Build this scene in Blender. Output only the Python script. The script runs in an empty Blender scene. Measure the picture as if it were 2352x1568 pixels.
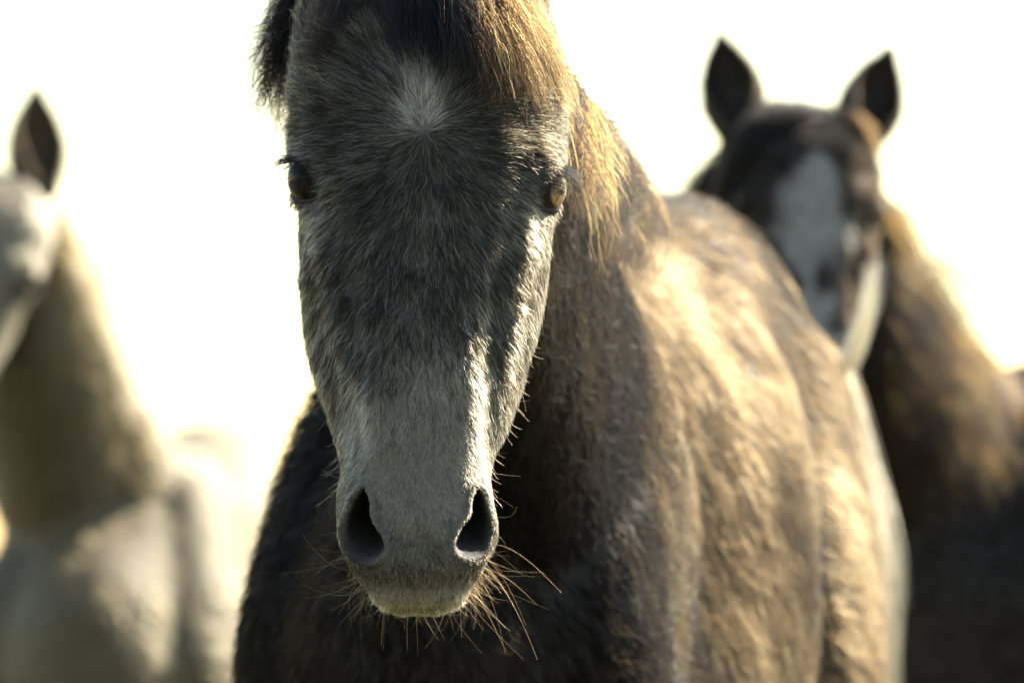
import bpy, math, random
import numpy as np
from mathutils import Matrix, Vector

R = math.radians
SC = bpy.context.scene
COL = SC.collection
rng = np.random.default_rng(7)
random.seed(7)

# ------------------------------------------------------------------ camera
LENS, SENSOR = 200.0, 36.0
PITCH = R(2.296)
CAM = np.array([0.0, 0.0, 1.05])
FWD = np.array([0, math.cos(PITCH), math.sin(PITCH)])
UPV = np.array([0, -math.sin(PITCH), math.cos(PITCH)])
RGT = np.array([1.0, 0, 0])
FOCUS = 4.35
cam_d = bpy.data.cameras.new('camera')
cam_d.lens, cam_d.sensor_width = LENS, SENSOR
cam_d.clip_start, cam_d.clip_end = 0.1, 9000
cam_d.dof.use_dof = True
cam_d.dof.focus_distance = FOCUS
cam_d.dof.aperture_fstop = 6.8
cam_o = bpy.data.objects.new('camera', cam_d)
COL.objects.link(cam_o)
cam_o.location = CAM
cam_o.rotation_euler = (math.pi / 2 + PITCH, 0, 0)
SC.camera = cam_o

# ------------------------------------------------------------------ light
SUN_EL, SUN_AZ = R(36), R(46)      # azimuth measured from the view direction (+Y) towards the right (+X)
SUN_STRENGTH, SKY_STRENGTH, EXPOSURE = 5.0, 0.09, 1.75
world = bpy.data.worlds.new('World')
SC.world = world
world.use_nodes = True
wn = world.node_tree
wn.nodes.clear()
sky = wn.nodes.new('ShaderNodeTexSky')
sky.sky_type = 'NISHITA'
sky.sun_disc = False
sky.sun_elevation = SUN_EL
sky.sun_rotation = SUN_AZ
sky.air_density, sky.dust_density, sky.ozone_density = 1.55, 0.3, 0.0
bg = wn.nodes.new('ShaderNodeBackground')
bg.inputs['Strength'].default_value = SKY_STRENGTH
wo = wn.nodes.new('ShaderNodeOutputWorld')
wn.links.new(sky.outputs[0], bg.inputs[0])
wn.links.new(bg.outputs[0], wo.inputs[0])
sun_d = bpy.data.lights.new('sun', 'SUN')
sun_d.energy, sun_d.angle, sun_d.color = SUN_STRENGTH, R(0.5), (1.0, 0.90, 0.74)
sun_o = bpy.data.objects.new('sun', sun_d)
COL.objects.link(sun_o)
to_sun = Vector((math.sin(SUN_AZ) * math.cos(SUN_EL), math.cos(SUN_AZ) * math.cos(SUN_EL), math.sin(SUN_EL)))
sun_o.rotation_euler = to_sun.to_track_quat('Z', 'Y').to_euler()
sun_o.location = (6, 3, 6)

vs = SC.view_settings
vs.view_transform, vs.look, vs.exposure, vs.gamma = 'Standard', 'None', EXPOSURE, 1.0
vs.use_curve_mapping = False
SC.render.engine = 'CYCLES'
cy = SC.cycles
cy.max_bounces, cy.diffuse_bounces, cy.glossy_bounces, cy.transmission_bounces = 10, 3, 6, 8
cy.transparent_max_bounces = 8
cy.use_denoising = True
cy.denoiser = 'OPENIMAGEDENOISE'
cy.denoising_input_passes = 'RGB_ALBEDO_NORMAL'
cy.denoising_prefilter = 'ACCURATE'
cy.sample_clamp_indirect = 4.0
SC.cycles_curves.shape = 'RIBBONS'
SC.cycles_curves.subdivisions = 2

# ------------------------------------------------------------------ helpers
W0, H0 = 2352.0, 1568.0
K = W0 * LENS / SENSOR


def P(x, y, d):
    return CAM + d * FWD + (x - W0 / 2) / K * d * RGT + (H0 / 2 - y) / K * d * UPV


def proj(p):
    q = np.asarray(p) - CAM
    d = q @ FWD
    return W0 / 2 + K * (q @ RGT) / d, H0 / 2 - K * (q @ UPV) / d, d


def nrm(v):
    return v / np.maximum(np.linalg.norm(v, axis=-1, keepdims=True), 1e-12)


def sstep(a, b, x):
    t = np.clip((x - a) / (b - a), 0, 1)
    return t * t * (3 - 2 * t)


def hermite(tk, V, t):
    """Non-uniform Catmull-Rom through rows of V at knots tk."""
    tk, V, t = np.asarray(tk, float), np.asarray(V, float), np.asarray(t, float)
    sh = V.shape
    V = V.reshape(len(tk), -1)
    m = np.empty_like(V)
    m[1:-1] = (V[2:] - V[:-2]) / (tk[2:] - tk[:-2])[:, None]
    m[0] = (V[1] - V[0]) / (tk[1] - tk[0])
    m[-1] = (V[-1] - V[-2]) / (tk[-1] - tk[-2])
    i = np.clip(np.searchsorted(tk, t) - 1, 0, len(tk) - 2)
    h = (tk[i + 1] - tk[i])[:, None]
    s = ((t - tk[i])[:, None]) / h
    out = ((2 * s ** 3 - 3 * s ** 2 + 1) * V[i] + (s ** 3 - 2 * s ** 2 + s) * h * m[i]
           + (-2 * s ** 3 + 3 * s ** 2) * V[i + 1] + (s ** 3 - s ** 2) * h * m[i + 1])
    return out.reshape((len(t),) + sh[1:])


def noise3(p, scale, seed=0, octaves=2):
    """Cheap smooth vector-free noise: sum of sines with random directions, about -1..1."""
    r = np.random.default_rng(1000 + seed)
    out = np.zeros(len(p))
    amp = 1.0
    for o in range(octaves):
        for k in range(14):
            w = nrm(r.normal(size=3)) * scale * (2.03 ** o) * r.lognormal(.35, .45)
            out += amp * np.sin(p @ w + r.uniform(0, 6.28)) / 4.6
        amp *= 0.55
    return out


def grid_quads(n, m, wrap=True, off=0):
    i = np.arange(n - 1)[:, None]
    j = np.arange(m if wrap else m - 1)[None, :]
    j2 = (j + 1) % m
    q = np.stack([i * m + j, i * m + j2, (i + 1) * m + j2, (i + 1) * m + j], -1).reshape(-1, 4)
    return q + off


def vnormals(v, quads):
    a, b, c, d = (v[quads[:, k]] for k in range(4))
    fn = np.cross(c - a, d - b)
    n = np.zeros_like(v)
    for k in range(4):
        np.add.at(n, quads[:, k], fn)
    return nrm(n)


class Shell:
    """Vertices + quads, collected and joined."""
    def __init__(self):
        self.v, self.q, self.c, self.n = [], [], [], 0

    def add(self, v, q, col=None):
        self.v.append(v); self.q.append(q + self.n); self.n += len(v)
        self.c.append(np.zeros((len(v), 3)) + (col if col is not None else 0.05))

    def arrays(self):
        return np.concatenate(self.v), np.concatenate(self.q), np.concatenate(self.c)


def mesh_obj(name, v, q, mat, parent=None, colors=None, smooth=True):
    me = bpy.data.meshes.new(name)
    me.vertices.add(len(v))
    me.vertices.foreach_set('co', np.asarray(v, np.float32).ravel())
    q = np.asarray(q)
    k = q.shape[1]
    me.loops.add(len(q) * k)
    me.loops.foreach_set('vertex_index', q.astype(np.int32).ravel())
    me.polygons.add(len(q))
    me.polygons.foreach_set('loop_start', np.arange(0, len(q) * k, k, dtype=np.int32))
    me.polygons.foreach_set('use_smooth', np.full(len(q), smooth))
    me.update(calc_edges=True)
    me.validate()
    if colors is not None:
        at = me.attributes.new('skin_color', 'FLOAT_COLOR', 'POINT')
        c = np.ones((len(v), 4), np.float32)
        c[:, :3] = colors
        at.data.foreach_set('color', c.ravel())
    o = bpy.data.objects.new(name, me)
    COL.objects.link(o)
    me.materials.append(mat)
    attach(o, parent)
    return o


def attach(o, parent):
    if parent is not None:
        o.parent = parent
        base = parent
        m = Matrix.Identity(4)
        while base is not None:
            m = base.matrix_basis @ m if base.parent is None else m
            base = base.parent
        o.matrix_parent_inverse = m.inverted() if parent.parent is None else Matrix.Identity(4)


def thing(name, loc, label, cat, group=None):
    e = bpy.data.objects.new(name, None)
    COL.objects.link(e)
    e.location = loc
    e.empty_display_size = 0.2
    e['label'], e['category'] = label, cat
    if group:
        e['group'] = group
    return e


# ------------------------------------------------------------------ materials
def new_mat(name):
    m = bpy.data.materials.new(name)
    m.use_nodes = True
    m.node_tree.nodes.clear()
    return m, m.node_tree.nodes, m.node_tree.links


def skin_mat():
    m, n, l = new_mat('skin')
    out = n.new('ShaderNodeOutputMaterial')
    b = n.new('ShaderNodeBsdfPrincipled')
    at = n.new('ShaderNodeAttribute'); at.attribute_name = 'skin_color'
    nz = n.new('ShaderNodeTexNoise'); nz.inputs['Scale'].default_value = 420; nz.inputs['Detail'].default_value = 4
    mx = n.new('ShaderNodeMix'); mx.data_type = 'RGBA'; mx.blend_type = 'MULTIPLY'; mx.inputs[0].default_value = 0.55
    rp = n.new('ShaderNodeValToRGB')
    rp.color_ramp.elements[0].position, rp.color_ramp.elements[1].position = 0.3, 0.7
    rp.color_ramp.elements[0].color = (0.35, 0.35, 0.35, 1)
    tc = n.new('ShaderNodeTexCoord')
    l.new(tc.outputs['Object'], nz.inputs['Vector'])
    l.new(nz.outputs['Fac'], rp.inputs[0])
    l.new(at.outputs['Color'], mx.inputs[6]); l.new(rp.outputs[0], mx.inputs[7])
    l.new(mx.outputs[2], b.inputs['Base Color'])
    b.inputs['Roughness'].default_value = 0.65
    b.inputs['Specular IOR Level'].default_value = 0.25
    bp = n.new('ShaderNodeBump'); bp.inputs['Strength'].default_value = 0.35; bp.inputs['Distance'].default_value = 0.001
    l.new(nz.outputs['Fac'], bp.inputs['Height']); l.new(bp.outputs[0], b.inputs['Normal'])
    l.new(b.outputs[0], out.inputs[0])
    return m


def hair_mat(name, rough=0.38, rrough=0.5, ior=1.3):
    m, n, l = new_mat(name)
    out = n.new('ShaderNodeOutputMaterial')
    b = n.new('ShaderNodeBsdfHairPrincipled')
    b.model = 'CHIANG'
    b.parametrization = 'ABSORPTION'
    at = n.new('ShaderNodeAttribute'); at.attribute_name = 'hair_color'
    l.new(at.outputs['Vector'], b.inputs['Absorption Coefficient'])
    b.inputs['Roughness'].default_value = rough
    b.inputs['Radial Roughness'].default_value = rrough
    b.inputs['IOR'].default_value = ior
    l.new(b.outputs[0], out.inputs[0])
    return m


def eye_mat(name, pw, ph, c0, c1):
    """Iris and horizontal pupil from the eyeball's own coordinates (x = gaze, y = along the lids)."""
    m, n, l = new_mat(name)
    out = n.new('ShaderNodeOutputMaterial')
    b = n.new('ShaderNodeBsdfPrincipled')
    tc = n.new('ShaderNodeTexCoord')
    sx = n.new('ShaderNodeSeparateXYZ')
    l.new(tc.outputs['Object'], sx.inputs[0])

    def math_(op, a, bb=None):
        q = n.new('ShaderNodeMath'); q.operation = op
        for i, val in enumerate((a, bb)):
            if val is None:
                continue
            if isinstance(val, (int, float)):
                q.inputs[i].default_value = val
            else:
                l.new(val, q.inputs[i])
        return q.outputs[0]
    y2 = math_('POWER', math_('ABSOLUTE', math_('DIVIDE', sx.outputs[1], pw)), 2.6)
    z2 = math_('POWER', math_('ABSOLUTE', math_('DIVIDE', sx.outputs[2], ph)), 2.6)
    pup = math_('ADD', y2, z2)
    yi = math_('POWER', math_('DIVIDE', sx.outputs[1], 0.0168), 2)
    zi = math_('POWER', math_('DIVIDE', sx.outputs[2], 0.0150), 2)
    iri = math_('ADD', yi, zi)
    nz = n.new('ShaderNodeTexNoise'); nz.inputs['Scale'].default_value = 260; nz.inputs['Detail'].default_value = 5
    l.new(tc.outputs['Object'], nz.inputs['Vector'])
    rp = n.new('ShaderNodeValToRGB')
    rp.color_ramp.elements[0].position, rp.color_ramp.elements[1].position = 0.32, 0.7
    rp.color_ramp.elements[0].color = (*c0, 1)
    rp.color_ramp.elements[1].color = (*c1, 1)
    l.new(nz.outputs['Fac'], rp.inputs[0])
    p_in = n.new('ShaderNodeMapRange'); p_in.inputs[1].default_value = 0.75; p_in.inputs[2].default_value = 1.35
    l.new(math_('ADD', pup, math_('MULTIPLY', math_('SUBTRACT', nz.outputs['Fac'], 0.5), 0.9)), p_in.inputs[0])
    i_in = n.new('ShaderNodeMapRange'); i_in.inputs[1].default_value = 0.86; i_in.inputs[2].default_value = 1.05
    l.new(iri, i_in.inputs[0])
    m1 = n.new('ShaderNodeMix'); m1.data_type = 'RGBA'
    m1.inputs[6].default_value = (0.004, 0.004, 0.006, 1)
    l.new(p_in.outputs[0], m1.inputs[0]); l.new(rp.outputs[0], m1.inputs[7])
    m2 = n.new('ShaderNodeMix'); m2.data_type = 'RGBA'
    m2.inputs[7].default_value = (0.006, 0.004, 0.003, 1)
    l.new(i_in.outputs[0], m2.inputs[0]); l.new(m1.outputs[2], m2.inputs[6])
    l.new(m2.outputs[2], b.inputs['Base Color'])
    b.inputs['Roughness'].default_value = 0.25
    b.inputs['Coat Weight'].default_value = 0.35
    b.inputs['Coat Roughness'].default_value = 0.03
    b.inputs['Specular IOR Level'].default_value = 0.15
    l.new(b.outputs[0], out.inputs[0])
    return m


SKIN = skin_mat()
FUR = hair_mat('coat_hair', 0.55, 0.7, 1.25)
BODYFUR = hair_mat('body_coat_hair', 0.5, 0.7, 1.16)
LOCK = hair_mat('long_hair', 0.42, 0.55, 1.33)
EYE = eye_mat('dark_eye', .0128, .0070, (.006, .003, .0015), (.018, .011, .005))  # iris darkened for the eye in shade, shared by the far horses
SUNLIT_EYE = eye_mat('sunlit_eye', .0105, .0034, (.20, .11, .04), (.62, .42, .20))  # iris brightened, sunlight painted into its colour

# ------------------------------------------------------------------ ground
def ground_mat():
    m, n, l = new_mat('dry_grass')
    out = n.new('ShaderNodeOutputMaterial')
    b = n.new('ShaderNodeBsdfPrincipled')
    tc = n.new('ShaderNodeTexCoord')
    a = n.new('ShaderNodeTexNoise'); a.inputs['Scale'].default_value = 0.35; a.inputs['Detail'].default_value = 8
    c = n.new('ShaderNodeTexNoise'); c.inputs['Scale'].default_value = 14; c.inputs['Detail'].default_value = 6
    l.new(tc.outputs['Object'], a.inputs['Vector']); l.new(tc.outputs['Object'], c.inputs['Vector'])
    r1 = n.new('ShaderNodeValToRGB')
    r1.color_ramp.elements[0].color = (0.055, 0.065, 0.025, 1); r1.color_ramp.elements[0].position = 0.35
    r1.color_ramp.elements[1].color = (0.17, 0.14, 0.07, 1); r1.color_ramp.elements[1].position = 0.68
    r2 = n.new('ShaderNodeValToRGB')
    r2.color_ramp.elements[0].color = (0.4, 0.4, 0.4, 1); r2.color_ramp.elements[0].position = 0.35
    r2.color_ramp.elements[1].position = 0.65
    mx = n.new('ShaderNodeMix'); mx.data_type = 'RGBA'; mx.blend_type = 'MULTIPLY'; mx.inputs[0].default_value = 0.8
    l.new(a.outputs['Fac'], r1.inputs[0]); l.new(c.outputs['Fac'], r2.inputs[0])
    l.new(r1.outputs[0], mx.inputs[6]); l.new(r2.outputs[0], mx.inputs[7])
    l.new(mx.outputs[2], b.inputs['Base Color'])
    b.inputs['Roughness'].default_value = 0.9
    bp = n.new('ShaderNodeBump'); bp.inputs['Distance'].default_value = 0.05
    l.new(c.outputs['Fac'], bp.inputs['Height']); l.new(bp.outputs[0], b.inputs['Normal'])
    l.new(b.outputs[0], out.inputs[0])
    return m


def build_ground():
    # fine near the horses, coarse to the horizon, gently uneven
    k = 61
    u = np.linspace(-1, 1, k)
    c = np.sign(u) * (np.abs(u) * 12 + (np.abs(u) ** 6) * 3000)
    X, Y = np.meshgrid(c, c + 8)
    p = np.stack([X.ravel(), Y.ravel(), np.zeros(k * k)], 1)
    p[:, 2] = noise3(p, 0.05, 3) * 0.12 * sstep(14, 60, np.hypot(p[:, 0], p[:, 1] - 8))
    o = mesh_obj('ground', p, grid_quads(k, k, False), ground_mat())
    o['kind'] = 'structure'


build_ground()


def build_grass():
    N = 70000
    x = rng.normal(0, 5.5, N); y = 8 + rng.normal(0, 8.5, N)
    keep = np.hypot(x, y) > 2.5
    x, y = x[keep], y[keep]; N = len(x)
    p = np.stack([x, y, np.zeros(N)], 1)
    cl = .5 + .5 * noise3(p, 2.2, 91, 2)
    h = (.03 + .09 * rng.random(N) ** 2) * (.5 + .9 * np.clip(cl, 0, 1))
    lean = rng.normal(0, .45, (N, 2))
    t = np.linspace(0, 1, 4)
    pts = np.zeros((N, 4, 3))
    pts[..., 0] = x[:, None] + lean[:, :1] * h[:, None] * t ** 2
    pts[..., 1] = y[:, None] + lean[:, 1:] * h[:, None] * t ** 2
    pts[..., 2] = h[:, None] * t - .003
    col = np.array([.16, .13, .055]) * (1 - cl[:, None] * .5) + np.array([.05, .075, .02]) * cl[:, None] * .6
    hc = curves_obj('grass', pts, np.full((N, 4), .0018) * np.linspace(1, .2, 4), np.clip(col, .01, .5), FUR, None, 1.2)
    hc['kind'] = 'stuff'
    hc['label'] = 'short dry pasture grass under the horses'
    hc['category'] = 'grass'

# ------------------------------------------------------------------ the head
ALPHA = R(27)                      # the face leans so that the muzzle comes towards the camera
T_EYE = 0.175
E0 = P(976, 410, 4.40)
HX, HB, HD = RGT, math.cos(ALPHA) * FWD - math.sin(ALPHA) * UPV, -math.sin(ALPHA) * FWD - math.cos(ALPHA) * UPV


def head_to_world(p):
    return E0 + p[:, :1] * HX + p[:, 1:2] * HB - p[:, 2:3] * HD


# outline of the face against sky and body, left and right edge by row
SIL = np.array([
    (-200, 800, 1150), (-110, 752, 1198), (-40, 722, 1228), (30, 704, 1246), (120, 688, 1264), (200, 674, 1284), (290, 668, 1298), (340, 664, 1300), (400, 672, 1292), (450, 685, 1280), (500, 690, 1262),
    (600, 692, 1252), (700, 698, 1243), (760, 704, 1226), (820, 719, 1206), (900, 745, 1190), (960, 762, 1166), (1020, 778, 1140),
    (1060, 786, 1127), (1100, 784, 1122), (1150, 777, 1130), (1200, 775, 1139), (1250, 786, 1138), (1300, 804, 1113),
    (1340, 835, 1087), (1370, 862, 1062), (1385, 884, 1040), (1400, 912, 1012), (1425, 945, 980)], float)

#       t     yf     x2    y2     x3    y3    y4     x5    y5     x6    y6     yb
HEADS = np.array([
    (-.065, .060, .040, .066, .052, .085, .110, .055, .150, .035, .180, .190),
    (-.030, .032, .052, .036, .073, .058, .095, .074, .150, .048, .195, .205),
    (.020, .014, .062, .020, .086, .040, .080, .092, .150, .060, .205, .215),
    (.085, .002, .066, .010, .093, .032, .073, .092, .155, .063, .215, .225),
    (.125, .000, .066, .008, .094, .030, .070, .092, .160, .065, .225, .235),
    (.175, .000, .062, .008, .088, .028, .066, .087, .160, .065, .235, .242),
    (.230, .003, .053, .011, .076, .030, .068, .079, .155, .060, .228, .236),
    (.290, .006, .045, .013, .061, .030, .066, .067, .138, .050, .200, .210),
    (.350, .008, .041, .014, .052, .029, .060, .054, .108, .044, .150, .162),
    (.400, .009, .040, .015, .050, .029, .053, .049, .085, .038, .116, .126),
    (.440, .009, .041, .016, .052, .031, .052, .049, .080, .035, .106, .116),
    (.475, .011, .041, .018, .053, .033, .053, .049, .080, .034, .103, .112),
    (.503, .018, .038, .025, .049, .038, .056, .046, .080, .031, .100, .107),
    (.522, .030, .033, .035, .041, .046, .060, .040, .080, .027, .096, .102),
    (.540, .043, .026, .046, .031, .054, .066, .029, .080, .019, .092, .097),
    (.5475, .060, .014, .062, .016, .066, .072, .015, .079, .010, .086, .089)], float)


def shear(t, y):
    """The end of the muzzle is cut obliquely: the chin sits higher than the upper lip."""
    return 0.52 * y * sstep(0.36, 0.52, t)


def build_head():
    nt, per = 340, 22
    half = []
    for r in HEADS:
        t, yf, x2, y2, x3, y3, y4, x5, y5, x6, y6, yb = r
        z = T_EYE - t
        # where the widest point of this section lands in the picture -> its half width
        w = head_to_world(np.array([[0, y4, z + shear(np.array(t), y4)]]))
        px, py, d = proj(w)
        L, Rr = np.interp(py[0], SIL[:, 0], SIL[:, 1]), np.interp(py[0], SIL[:, 0], SIL[:, 2])
        s = d[0] / K
        hl, hr = (px[0] - L) * s, (Rr - px[0]) * s
        cx = (hr - hl) / 2
        hw = (hr + hl) / 2
        if t > 0.54:
            hw, cx = 0.012, cx
        jx = 0.005 * sstep(0.02, 0.2, np.array(t)) * sstep(0.45, 0.30, np.array(t))
        pts = [(0, yf), (x2 * .55, yf + (y2 - yf) * .22), (x2, y2), (x3, y3), (hw, y4), (max(x5, 0.0), y5), (x6, y6), (x6 * .5, yb - (yb - y6) * .25), (0, yb)]
        right = [(x + cx + jx * sstep(.08, .15, np.array(y)), y) for x, y in pts]
        left = [(-x + cx + jx * sstep(.08, .15, np.array(y)), y) for x, y in pts[1:-1]][::-1]
        half.append(right + left)
    C = np.array(half)                                       # sections x 16 x 2
    tk = HEADS[:, 0]
    # extra rows where the muzzle needs detail
    tt = np.unique(np.concatenate([np.linspace(tk[0], 0.40, 190), np.linspace(0.40, tk[-1], 150)]))
    S = hermite(tk, C, tt)
    n = S.shape[1]
    u = np.linspace(0, n, n * per, endpoint=False)
    i = np.floor(u).astype(int); f = (u - i)[None, :, None]
    a, b, c, d = (S[:, (i + k) % n] for k in (-1, 0, 1, 2))
    V = 0.5 * (2 * b + (c - a) * f + (2 * a - 5 * b + 4 * c - d) * f ** 2 + (3 * b - a - 3 * c + d) * f ** 3)
    m = V.shape[1]
    Z = np.repeat((T_EYE - tt)[:, None], m, 1)
    Z = Z + shear(T_EYE - Z, V[..., 1])
    v = np.stack([V[..., 0], V[..., 1], Z], -1).reshape(-1, 3)
    q = grid_quads(len(tt), m)
    # close both ends by fans collapsed to a ring at the centre
    for row in (0, len(tt) - 1):
        ring = np.arange(m) + row * m
        cidx = len(v)
        cen = v[ring].mean(0)
        ring2 = cen + (v[ring] - cen) * 0.02
        v = np.concatenate([v, ring2])
        j = np.arange(m)
        j2 = (j + 1) % m
        qq = np.stack([ring[j], cidx + j, cidx + j2, ring[j2]], 1)
        if row:
            qq = qq[:, ::-1]
        q = np.concatenate([q, qq])
    q = q[:, ::-1]
    nn = vnormals(v, q)
    # normals must look outwards
    if ((v - v.mean(0)) * nn).sum() < 0:
        q = q[:, ::-1]
    return v, q


def seg_dist(px, py, poly, closed=True):
    """Distance to a polyline and inside flag."""
    pts = np.asarray(poly, float)
    nxt = np.roll(pts, -1, 0) if closed else pts[1:]
    cur = pts if closed else pts[:-1]
    best = np.full(len(px), 1e9)
    inside = np.zeros(len(px), bool)
    for (x1, y1), (x2, y2) in zip(cur, nxt):
        dx, dy = x2 - x1, y2 - y1
        t = np.clip(((px - x1) * dx + (py - y1) * dy) / (dx * dx + dy * dy + 1e-9), 0, 1)
        best = np.minimum(best, np.hypot(px - x1 - t * dx, py - y1 - t * dy))
        if closed:
            cond = ((y1 > py) != (y2 > py)) & (px < (x2 - x1) * (py - y1) / (y2 - y1 + 1e-12) + x1)
            inside ^= cond
    return best, inside


def smooth_poly(poly, n=8, closed=True):
    p = np.asarray(poly, float)
    out = []
    N = len(p)
    for i in range(N if closed else N - 1):
        a, b, c, d = p[(i - 1) % N], p[i], p[(i + 1) % N], p[(i + 2) % N]
        if not closed:
            a, d = p[max(i - 1, 0)], p[min(i + 2, N - 1)]
        for k in range(n):
            f = k / n
            out.append(0.5 * (2 * b + (c - a) * f + (2 * a - 5 * b + 4 * c - d) * f ** 2 + (3 * b - a - 3 * c + d) * f ** 3))
    if not closed:
        out.append(p[-1])
    return np.array(out)


NOSTRIL_L = smooth_poly([(838, 1120), (850, 1150), (851, 1182), (862, 1208), (879, 1236), (884, 1262), (868, 1283), (842, 1290), (816, 1278), (799, 1254), (792, 1225), (797, 1188), (812, 1152), (826, 1128)], 4)
NOSTRIL_R = smooth_poly([(1094, 1120), (1083, 1150), (1080, 1180), (1066, 1202), (1052, 1228), (1045, 1256), (1058, 1277), (1086, 1281), (1112, 1267), (1126, 1238), (1128, 1206), (1120, 1166), (1107, 1132)], 4)
MOUTH = smooth_poly([(800, 1318), (835, 1352), (875, 1386), (915, 1394), (962, 1396), (1005, 1393), (1045, 1384), (1085, 1345), (1112, 1310)], 6, False)

LIP_CUT = smooth_poly([(868, 1384), (890, 1391), (915, 1394), (962, 1396), (1005, 1393), (1030, 1390), (1050, 1383)], 6, False)
EYE_R = 0.0222
# centre by picture position and depth, gaze, lid axis
def eye_frame(side):
    if side < 0:
        c = P(730, 412, 4.449)
        n = nrm(np.array([-0.91, -0.40, 0.04]))
        u = np.array([0.50, -0.62, -0.55])       # towards the inner corner
    else:
        c = P(1231, 434, 4.449)
        n = nrm(np.array([0.96, -0.24, 0.05]))
        u = np.array([-0.50, -0.66, -0.50])
    u = nrm(u - n * (u @ n))
    v = np.cross(n, u)
    if v[2] < 0:
        v = -v
    return c, n, u, v


def lid_angle(th):
    """Half opening (radians) in direction th, th = 0 towards the inner corner, pi/2 up."""
    cu, sv = np.cos(th), np.sin(th)
    au = np.where(cu > 0, R(74), R(64))
    av = np.where(sv > 0, R(40), R(42))
    p = 1.9
    return (np.abs(cu / au) ** p + np.abs(sv / av) ** p) ** (-1 / p)


def sculpt_head(v, q):
    w = head_to_world(v)
    nn = vnormals(w, q)
    px, py, d = proj(w)
    front = sstep(0.05, -0.25, nn @ FWD)          # 1 where the surface faces the camera
    disp = np.zeros(len(v))
    G = lambda x, y, rx, ry=None: np.exp(-((px - x) / rx) ** 2 - ((py - y) / (ry or rx)) ** 2)
    for s in (-1, 1):
        X = lambda a: 976 + s * a
        disp += .0050 * G(X(292), 352, 60, 34) * 1.0          # brow
        disp -= .0050 * G(X(225), 268, 50, 46)                # hollow over the eye
        disp -= .0030 * G(X(205), 470, 34, 60)                # tear trough
        for k in range(8):                                    # facial crest
            f = k / 7
            disp += .0022 * G(X(228 - 60 * f), 560 + 300 * f, 26, 55)
            disp -= .0016 * G(X(175 - 40 * f), 560 + 300 * f, 28, 55)
        disp -= .0035 * G(X(150), 985, 22, 90)                # groove behind the nasal bone
        disp += .0020 * G(X(118), 930, 26, 110)
    disp += .0030 * G(976, 250, 120, 130) - .0012 * G(972, 640, 40, 160)
    disp += .0030 * G(960, 1190, 60, 60)                      # nose tip between the nostrils
    disp += .0028 * G(958, 1330, 70, 40)                      # upper lip
    arc = smooth_poly([(885, 1262), (905, 1240), (960, 1232), (1015, 1240), (1042, 1258)], 5, False)
    ds, _ = seg_dist(px, py, arc, False)
    disp -= .0016 * np.exp(-(ds / 6) ** 2) * front
    w = w + nn * (disp * np.maximum(front, .15))[:, None]
    # irregular muscle and bone
    w += nn * (0.0008 * noise3(w, 60, 11, 2) * front)[:, None]
    # nostrils: real cavities running up and back
    px, py, d = proj(w)
    for poly, s in ((NOSTRIL_L, -1), (NOSTRIL_R, 1)):
        ds, ins = seg_dist(px, py, poly)
        sd = np.where(ins, ds, -ds)
        f = front
        depth = sstep(-1, 26, sd)
        inner = nrm(FWD * 0.9 + UPV * 0.35 - RGT * s * 0.25)
        slope = 0.35 + 0.65 * sstep(70, 0, np.abs(px - (846 if s < 0 else 1085)))
        w += inner[None] * (depth * slope * 0.065 * np.maximum(f, .0) * (sd > -2))[:, None]
        rim = np.exp(-((sd + 6) / 7.0) ** 2)
        w += nn * (rim * 0.0022 * f)[:, None]
    # mouth slit
    px, py, d = proj(w)
    ds, _ = seg_dist(px, py, LIP_CUT, False)
    low = (py > 1250) & (w @ FWD < (E0 @ FWD) + 0.2)
    w -= nn * (np.exp(-(ds / 4.5) ** 2) * 0.0050 * low)[:, None]
    # orbits: the surface wraps the eyeball, then opens
    for s in (-1, 1):
        c, n, u, vv = eye_frame(s)
        r = w - c
        dist = np.linalg.norm(r, axis=1)
        rd = r / dist[:, None]
        ca = rd @ n
        ang = np.arccos(np.clip(ca, -1, 1))
        th = np.arctan2(rd @ vv, rd @ u)
        side = (rd @ np.array([s * 1.0, -.6, 0])) > -0.4
        near = (dist < 0.075) & side
        lid = EYE_R * (1.13 + 0.05 * np.sin(th) * (np.sin(th) > 0))
        # smooth max of surface and lid sphere, fading with angle from the gaze
        k = 0.010
        a, b = dist, lid - 0.010 * sstep(R(60), R(125), ang)
        h = np.clip(0.5 + 0.5 * (a - b) / k, 0, 1)
        smax = a * h + b * (1 - h) + k * h * (1 - h)
        # where the face stands proud of the lids right round the eye, pull it in a little
        pull = sstep(R(88), R(45), ang)
        new = smax * (1 - pull) + np.minimum(smax, lid * 1.03) * pull
        a_o = lid_angle(th)
        hole = sstep(a_o + R(9), a_o + R(2), ang)
        new = new * (1 - hole) + EYE_R * 0.80 * hole
        f = near & (ang < R(140))
        fade = sstep(R(140), R(105), ang)
        new = dist * (1 - fade) + new * fade
        w = np.where(f[:, None], c + rd * new[:, None], w)
    return w


def lids(s):
    c, n, u, vv = eye_frame(s)
    th = np.linspace(0, 2 * np.pi, 96, endpoint=False)
    a = lid_angle(th)
    prof = [(-2, .93), (-1.5, 1.005), (0, 1.05), (2.0, 1.085), (4.5, 1.10), (8, 1.112), (13, 1.125), (18, 1.12), (23, 1.05)]
    rows = []
    for da, rr in prof:
        an = a + R(da)
        up = 0.045 * np.clip(np.sin(th), 0, 1) * sstep(0, 10, np.array(da))
        dirv = np.cos(an)[:, None] * n + np.sin(an)[:, None] * (np.cos(th)[:, None] * u + np.sin(th)[:, None] * vv)
        rows.append(c + dirv * (EYE_R * (rr + up))[:, None])
    v = np.concatenate(rows)
    q = grid_quads(len(prof), len(th))
    nn = vnormals(v, q)
    if ((v - c) * nn)[len(th) * 4:len(th) * 7].sum() < 0:
        q = q[:, ::-1]
    return v, q


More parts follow.
